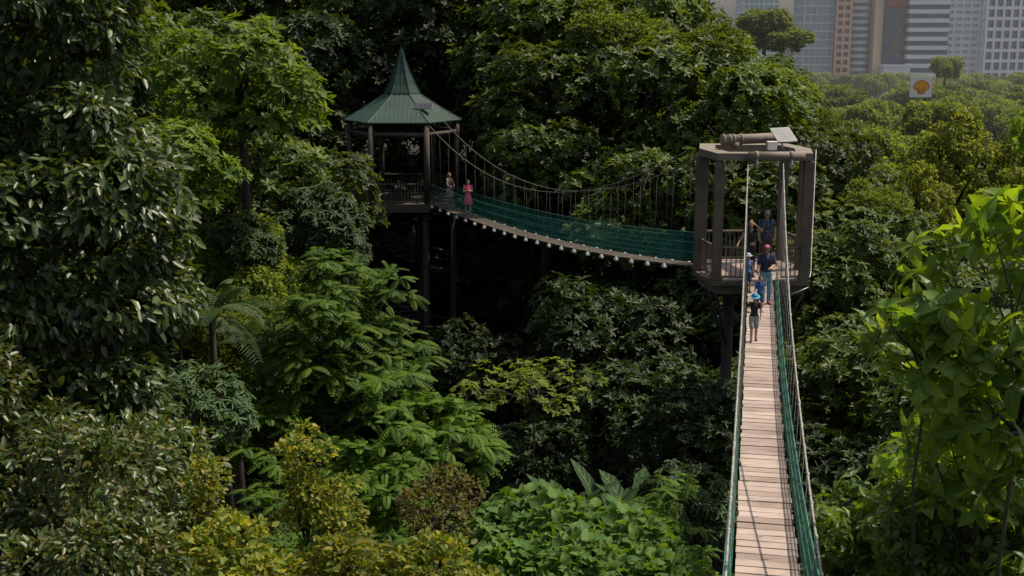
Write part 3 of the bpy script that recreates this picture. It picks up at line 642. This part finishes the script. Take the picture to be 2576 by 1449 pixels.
# sign
sx,sy,sz=49.0,150,-5.5
e=thing('roadside_sign',(sx,sy,ground(sx,sy)),'square white roadside sign with red and yellow scallop emblem','sign')
b=MB(); b.box((sx,sy,sz),(2.6,.35,2.5)); b.obj('sign_panel',M['white'],e); b=MB(); b.tube([(sx,sy,-Z0),(sx,sy,sz-1.25)],.14,10); b.obj('pole',M['steel'],e,True)
def fanpts(R,grow,y,cz,n=56):
    pts=[]
    for i in range(n+1):
        t=i/n; a=math.radians(-8+196*t); rr=R*(1+.07*abs(math.sin(t*math.pi*7)))+grow
        pts.append((sx+rr*1.02*math.cos(a),y,cz-.12+rr*.92*math.sin(a)))
    pts+=[(sx-.34*R-grow,y,cz-.72*R),(sx-.34*R-grow,y,cz-.95*R-grow),(sx+.34*R+grow,y,cz-.95*R-grow),(sx+.34*R+grow,y,cz-.72*R)]
    return pts
def fan(b,R,grow,y,mi,cz):
    pts=fanpts(R,grow,y,cz); b.add([(sx,y,cz-.15)]+pts,[(0,i+1,(i+1)%len(pts)+1) for i in range(len(pts))],mi)
b=MB(); fan(b,.78,.15,sy-.182,0,sz); fan(b,.78,0,sy-.195,1,sz)
for k in range(-3,4):
    a=math.radians(90-k*26); b.tube([(sx+.07*k,sy-.20,sz-.62),(sx+.72*math.cos(a),sy-.20,sz-.12+.66*math.sin(a))],[.02,.05],4,0)
b.obj('scallop_emblem',[M['red'],M['signy']],e)

# ---------------------------------------------------------------- people
def flat(name,c,rough=.8): return surf(name,c,tuple(x*.75 for x in c),12,rough)
SK=flat('skin',(.45,.26,.18),.5)
MC={}
def cm(c):
    if c not in MC: MC[c]=flat('cloth_%d'%len(MC),c)
    return MC[c]
def remeshed(name,b,vox,mat,parent,X,sm=3):
    me=b.mesh('tmp',[mat],addz=False); me.transform(X)
    t=bpy.data.objects.new('tmp',me); COL.objects.link(t)
    r=t.modifiers.new('r','REMESH'); r.mode='VOXEL'; r.voxel_size=vox
    s_=t.modifiers.new('s','SMOOTH'); s_.iterations=sm; s_.factor=.5
    dg=bpy.context.evaluated_depsgraph_get(); ev=t.evaluated_get(dg); m2=bpy.data.meshes.new_from_object(ev)
    m2.name=name; m2.materials.clear(); m2.materials.append(mat); m2.polygons.foreach_set('use_smooth',[True]*len(m2.polygons))
    bpy.data.objects.remove(t); o=bpy.data.objects.new(name,m2); COL.objects.link(o); o.parent=parent; return o
def person(loc,h,yaw,label,shirt,legs,legtype='trousers',sleeve=.5,shoes=(.05,.05,.05),hair=(.03,.02,.015),hat=None,hatc=None,child=False,
           arms=None,leg=None,skin=SK,head=(0,0),long=False,pack=None,bag=None):
    arms=arms or {}; leg=leg or {}
    e=thing('person',loc,label,'person'); hs=1.28 if child else 1.0; H=1.7+(hs-1)*.23; k=h/H
    X=Matrix.Rotation(yaw,4,'Z')@Matrix.Scale(k,4)
    w=.9 if child else 1
    ar={s:arms.get(s,((s*.24*w,.03,1.14),(s*.25*w,-.05,.90))) for s in(-1,1)}
    lg={s:leg.get(s,((s*.10,-.02,.48),(s*.11,.0,.08))) for s in(-1,1)}
    HB=Vector((0,0,1.47)); HR=Matrix.Rotation(head[1],3,'Z')@Matrix.Rotation(head[0],3,'X')
    def hp(x,y,z): return HB+HR@(Vector((x,y,z-1.47))*hs)
    b=MB()
    for s in(-1,1):
        kn,an=map(Vector,lg[s]); hip=Vector((s*.09,0,.88))
        b.cap(hip,.088,kn,.056); b.cap(kn,.055,kn.lerp(an,.3)+Vector((0,.01,0)),.056); b.cap(kn.lerp(an,.3)+Vector((0,.01,0)),.056,an,.037)
        b.cap(an+Vector((0,.03,-.045)),.036,an+Vector((s*.02,-.15,-.05)),.028)
        el,wr=map(Vector,ar[s]); sh=Vector((s*.17*w,0,1.39))
        b.cap(sh,.052,el,.037); b.cap(el,.038,wr,.026)
        d=(wr-el).normalized()
        if abs(d.z)>.6: lat,pn=Vector((0,-1,0)),Vector((-s,0,0)); lat=(lat-d*lat.dot(d)).normalized(); pn=(pn-d*pn.dot(d)).normalized()
        else: pn=Vector((0,0,-1)); lat=d.cross(pn).normalized(); pn=lat.cross(d)
        b.cap(wr,.024,wr+d*.05,.026)
        for q,L in zip((-.029,-.010,.010,.028),(.058,.070,.075,.066)):
            r0=wr+d*.085+lat*q; b.cap(wr+d*.02+lat*q*.6,.014,r0,.013)
            r1=r0+d*L*.5+pn*L*.12; b.cap(r0,.0105,r1,.0095); b.cap(r1,.0095,r1+d*L*.38+pn*L*.36,.0085)
        t0=wr+d*.02+lat*.02; t1=t0+d*.035+lat*.035; b.cap(t0,.014,t1,.012); b.cap(t1,.0115,t1+d*.035+lat*.008+pn*.01,.010)
    b.ell((0,0,.93),(.155,.108,.12)); b.ell((0,0,1.07),(.128*w,.092,.16)); b.ell((0,-.005,1.25),(.158*w,.105,.185))
    b.cap((-.15*w,0,1.39),.052,(.15*w,0,1.39),.052); b.cap((0,.01,1.4),.055,hp(0,.0,1.53),.05)
    b.ell(hp(0,.008,1.60),(.075*hs,.093*hs,.103*hs),0,HR); b.ell(hp(0,-.03,1.535),(.052*hs,.058*hs,.055*hs),0,HR)
    b.cap(hp(0,-.085,1.60),.010*hs,hp(0,-.107,1.567),.014*hs)
    for s in(-1,1): b.ell(hp(s*.077,.01,1.585),(.012*hs,.02*hs,.03*hs),0,HR)
    remeshed('body',b,.0095*max(k,.8),skin,e,X,2)
    for s in(-1,1):
        q=MB(); q.ell(hp(s*.031,-.080,1.592),(.012*hs,.008*hs,.007*hs),0,HR,8,6); remeshed('eye',q,.003,cm((.04,.03,.03)),e,X,0)
    q=MB(); q.ell(hp(0,-.086,1.532),(.022*hs,.008*hs,.007*hs),0,HR,8,6); remeshed('mouth',q,.003,cm((.30,.09,.08)),e,X,0)
    q=MB()
    q.ell((0,0,1.08),(.143*w,.108,.17)); q.ell((0,-.005,1.25),(.172*w,.122,.19)); q.cap((-.15*w,0,1.39),.064,(.15*w,0,1.39),.064); q.ell((0,0,.96),(.162,.122,.12))
    for s in(-1,1):
        el,wr=map(Vector,ar[s]); sh=Vector((s*.17*w,0,1.39))
        if sleeve>0: q.cap(sh,.068,sh.lerp(el,min(sleeve,.95)),.056)
        if sleeve>1: q.cap(el,.052,el.lerp(wr,.85),.040)
    if legtype=='dress':
        q.tube([(0,0,1.02),(0,0,.85),(0,-.01,.55)],[.13,.17,.24],18)
    remeshed('dress' if legtype=='dress' else 'shirt',q,.013*k,cm(shirt) if isinstance(shirt,tuple) else shirt,e,X)
    if legtype!='dress':
        q=MB(); q.ell((0,0,.91),(.168,.122,.11))
        for s in(-1,1):
            kn,an=map(Vector,lg[s]); hip=Vector((s*.09,0,.88)); 
            if legtype=='shorts': q.cap(hip,.100,hip.lerp(kn,.88),.086)
            else: q.cap(hip,.098,kn,.072); q.cap(kn,.072,kn.lerp(an,.93),.058)
        remeshed(legtype,q,.013*k,cm(legs) if isinstance(legs,tuple) else legs,e,X)
    for s in(-1,1):
        kn,an=map(Vector,lg[s]); q=MB(); q.cap(an+Vector((0,.03,-.042)),.043,an+Vector((s*.02,-.155,-.052)),.034); q.cap(an+Vector((0,.02,-.02)),.045,an+Vector((0,.01,.0)),.043); remeshed('shoe',q,.01*k,cm(shoes),e,X)
    q=MB(); q.ell(hp(0,.030,1.625),(.086*hs,.092*hs,.098*hs),0,HR)
    if long: q.cap(hp(0,.07,1.6),.07*hs,hp(0,.09,1.42),.055); q.cap(hp(.06,.03,1.6),.035,hp(.08,.04,1.45),.03); q.cap(hp(-.06,.03,1.6),.035,hp(-.08,.04,1.45),.03)
    else: q.cap(hp(0,.06,1.6),.06*hs,hp(0,.07,1.54),.05)
    remeshed('hair',q,.012*k,cm(hair),e,X)
    if hat:
        q=MB(); hm=cm(hatc) if isinstance(hatc,tuple) else hatc
        if hat=='cap': q.ell(hp(0,.015,1.65),(.09*hs,.105*hs,.075*hs),0,HR); q.ell(hp(0,-.10,1.645),(.065*hs,.075*hs,.012*hs),0,HR@Matrix.Rotation(.2,3,'X'))
        elif hat=='sun': q.ell(hp(0,.01,1.66),(.095*hs,.105*hs,.075*hs),0,HR); q.ell(hp(0,0,1.635),(.15*hs,.165*hs,.014*hs),0,HR)
        elif hat=='scarf': q.ell(hp(0,.025,1.62),(.095*hs,.105*hs,.115*hs),0,HR); q.cap(hp(0,.03,1.52),.09,(0,.02,1.38),.13)
        else: q.ell(hp(0,.02,1.645),(.090*hs,.105*hs,.078*hs),0,HR)
        remeshed('hat',q,.009*k,hm,e,X)
    if pack:
        q=MB(); q.ell((0,.18,1.2),(.14,.09,.2)); 
        remeshed('backpack',q,.014*k,cm(pack),e,X)
        for s in(-1,1): q=MB(); q.tube([(s*.11,.10,1.42),(s*.115,-.04,1.46),(s*.12,-.125,1.36),(s*.13,-.13,1.2),(s*.15,-.03,1.08),(s*.14,.12,1.05)],.016,6); q2=q.mesh('strap',[cm(pack)],addz=False,smooth=True); q2.transform(X); o=bpy.data.objects.new('backpack_strap',q2); COL.objects.link(o); o.parent=e
    if bag:
        q=MB(); q.ell((.03,-.15,1.02),(.09,.045,.06)); remeshed('waist_bag',q,.012*k,cm(bag),e,X)
    return e
def pattern(name,c1,c2,c3,scale):
    m,nt,b=newmat(name); f=noise(nt,scale,2); a=mathn(nt,'GREATER_THAN',f,.52); c=mathn(nt,'GREATER_THAN',f,.60)
    nt.links.new(mixc(nt,c,mixc(nt,a,c1,c2),c3),b.inputs['Base Color']); b.inputs['Roughness'].default_value=.85; return m
camo=pattern('patterned_shorts',(.30,.32,.33),(.08,.09,.08),(.5,.5,.48),22)
floral=pattern('pink_patterned_cloth',(.34,.05,.13),(.05,.04,.09),(.50,.22,.28),28)
dressp=pattern('grey_patterned_cloth',(.20,.15,.16),(.36,.26,.26),(.08,.07,.09),16)
pinkp=pattern('pink_flower_cloth',(.66,.07,.19),(.56,.05,.13),(.7,.3,.35),18)
bluep=pattern('blue_print_cloth',(.03,.11,.36),(.03,.06,.20),(.12,.32,.12),14)
teep=pattern('navy_print_cloth',(.035,.05,.09),(.04,.06,.10),(.22,.25,.28),18)
zP=-6.835
def dz(y): return -7.1+.0049*(y-29)**2+.0
person((7.68,36.9,zP),1.80,.05,'man in grey cap and navy printed t-shirt with dark shorts',teep,(.07,.05,.045),'shorts',hat='cap',hatc=(.22,.23,.25),pack=(.05,.22,.12),
   arms={-1:((-.25,.02,1.14),(-.22,-.10,.92)),1:((.25,.02,1.14),(.22,-.12,.93))},head=(.1,0))
person((6.98,35.75,zP),1.66,.05,'woman in black top raising one hand to her forehead',(.018,.016,.016),(.03,.028,.03),sleeve=.15,hair=(.20,.09,.045),bag=(.3,.28,.27),
   arms={1:((.30,-.12,1.42),(.09,-.17,1.60)),-1:((-.30,-.04,1.16),(-.42,-.16,1.0))},leg={1:((.09,-.02,.48),(.10,.02,.08)),-1:((-.11,-.10,.49),(-.12,-.08,.08))},head=(.1,-.1))
person((6.86,32.8,dz(32.8)+.005),1.62,0,'woman in navy shirt, pale blue jeans and pink patterned headscarf',(.022,.035,.085),(.20,.36,.46),hat='wrap',hatc=floral,sleeve=.9,shoes=(.4,.1,.1),
   arms={-1:((-.24,-.06,1.15),(-.28,-.24,1.0)),1:((.23,-.08,1.14),(.10,-.22,1.10))},leg={-1:((-.09,-.12,.49),(-.09,-.10,.08)),1:((.10,-.02,.48),(.11,.08,.08))},head=(.45,-.25),pack=(.03,.04,.09))
person((6.62,34.1,dz(34.1)+.005),1.10,.1,'small child in pale blue hat and blue shirt',(.10,.18,.40),(.05,.07,.15),'shorts',hat='sun',hatc=(.38,.45,.56),child=True)
person((6.55,32.0,dz(32.0)+.005),.95,0,'small child in bright blue printed shirt holding an adult hand',bluep,(.05,.08,.20),'shorts',child=True,sleeve=.9,shoes=(.08,.20,.5),pack=(.04,.12,.36),
   arms={1:((.26,.05,1.30),(.34,.10,1.50)),-1:((-.24,-.04,1.14),(-.30,-.14,1.0))},head=(.2,0))
person((5.80,28.9,dz(28.9)+.005),1.16,-.08,'child in blue sun hat, black t-shirt and patterned shorts',(.015,.014,.014),camo,'shorts',hat='sun',hatc=(.06,.30,.48),child=True,shoes=(.06,.04,.035),
   arms={-1:((-.28,-.02,1.22),(-.40,-.12,1.34)),1:((.24,-.02,1.13),(.22,-.12,.92))},leg={-1:((-.09,-.16,.50),(-.09,-.14,.09)),1:((.09,0,.48),(.10,.10,.09))},head=(.3,0))
def fb(t): p=A.lerp(B,t); return (p.x,p.y,p.z-4*.42*t*(1-t)+.01)
person(fb(.075),1.62,.9,'woman in sleeveless grey patterned dress',dressp,None,'dress',sleeve=0,hair=(.14,.07,.03),long=True,shoes=(.3,.2,.15),arms={1:((.2,-.12,1.12),(.05,-.24,1.12)),-1:((-.22,-.06,1.14),(-.12,-.24,1.05))})
person(fb(.175),1.58,.2,'woman in bright pink dress looking at something in her hands',pinkp,None,'dress',sleeve=.3,hair=(.04,.03,.02),long=True,shoes=(.3,.2,.15),arms={1:((.2,-.10,1.15),(.03,-.25,1.22)),-1:((-.22,-.08,1.14),(-.05,-.25,1.20))},head=(.4,0))
kk=13; aa=kk*math.radians(20)
person((cxs+1.2*math.cos(aa),cys+1.2*math.sin(aa),-8.1-.19*kk+.03),1.6,.3,'person in pale headscarf and dark top on the stairs',(.14,.06,.06),(.03,.03,.03),hat='scarf',hatc=(.70,.55,.50),sleeve=1.2)

# ---------------------------------------------------------------- light, sky, camera
S=Vector((.46,.14,.86)).normalized()
sun=bpy.data.lights.new('sun','SUN'); sun.energy=5.0; sun.angle=math.radians(.6); sun.color=(1,.90,.72)
so=bpy.data.objects.new('sun',sun); COL.objects.link(so); so.rotation_euler=(-S).to_track_quat('-Z','Y').to_euler()
w=bpy.data.worlds.new('World'); sc.world=w; w.use_nodes=True; nt=w.node_tree; bg=nt.nodes['Background']
sky=nt.nodes.new('ShaderNodeTexSky'); sky.sky_type='NISHITA'; sky.sun_disc=False; sky.sun_elevation=math.asin(S.z); sky.sun_rotation=math.atan2(S.x,S.y); sky.dust_density=4
hs=nt.nodes.new('ShaderNodeHueSaturation'); hs.inputs['Saturation'].default_value=.55; nt.links.new(sky.outputs[0],hs.inputs['Color'])
nt.links.new(hs.outputs[0],bg.inputs[0]); bg.inputs[1].default_value=.11
cam=bpy.data.cameras.new('camera'); cam.sensor_width=36; cam.lens=43.46; cam.clip_end=8000; cam.clip_start=.1
co=bpy.data.objects.new('camera',cam); COL.objects.link(co); co.location=(0,0,Z0); co.rotation_euler=(math.radians(90-11.35),0,0); sc.camera=co
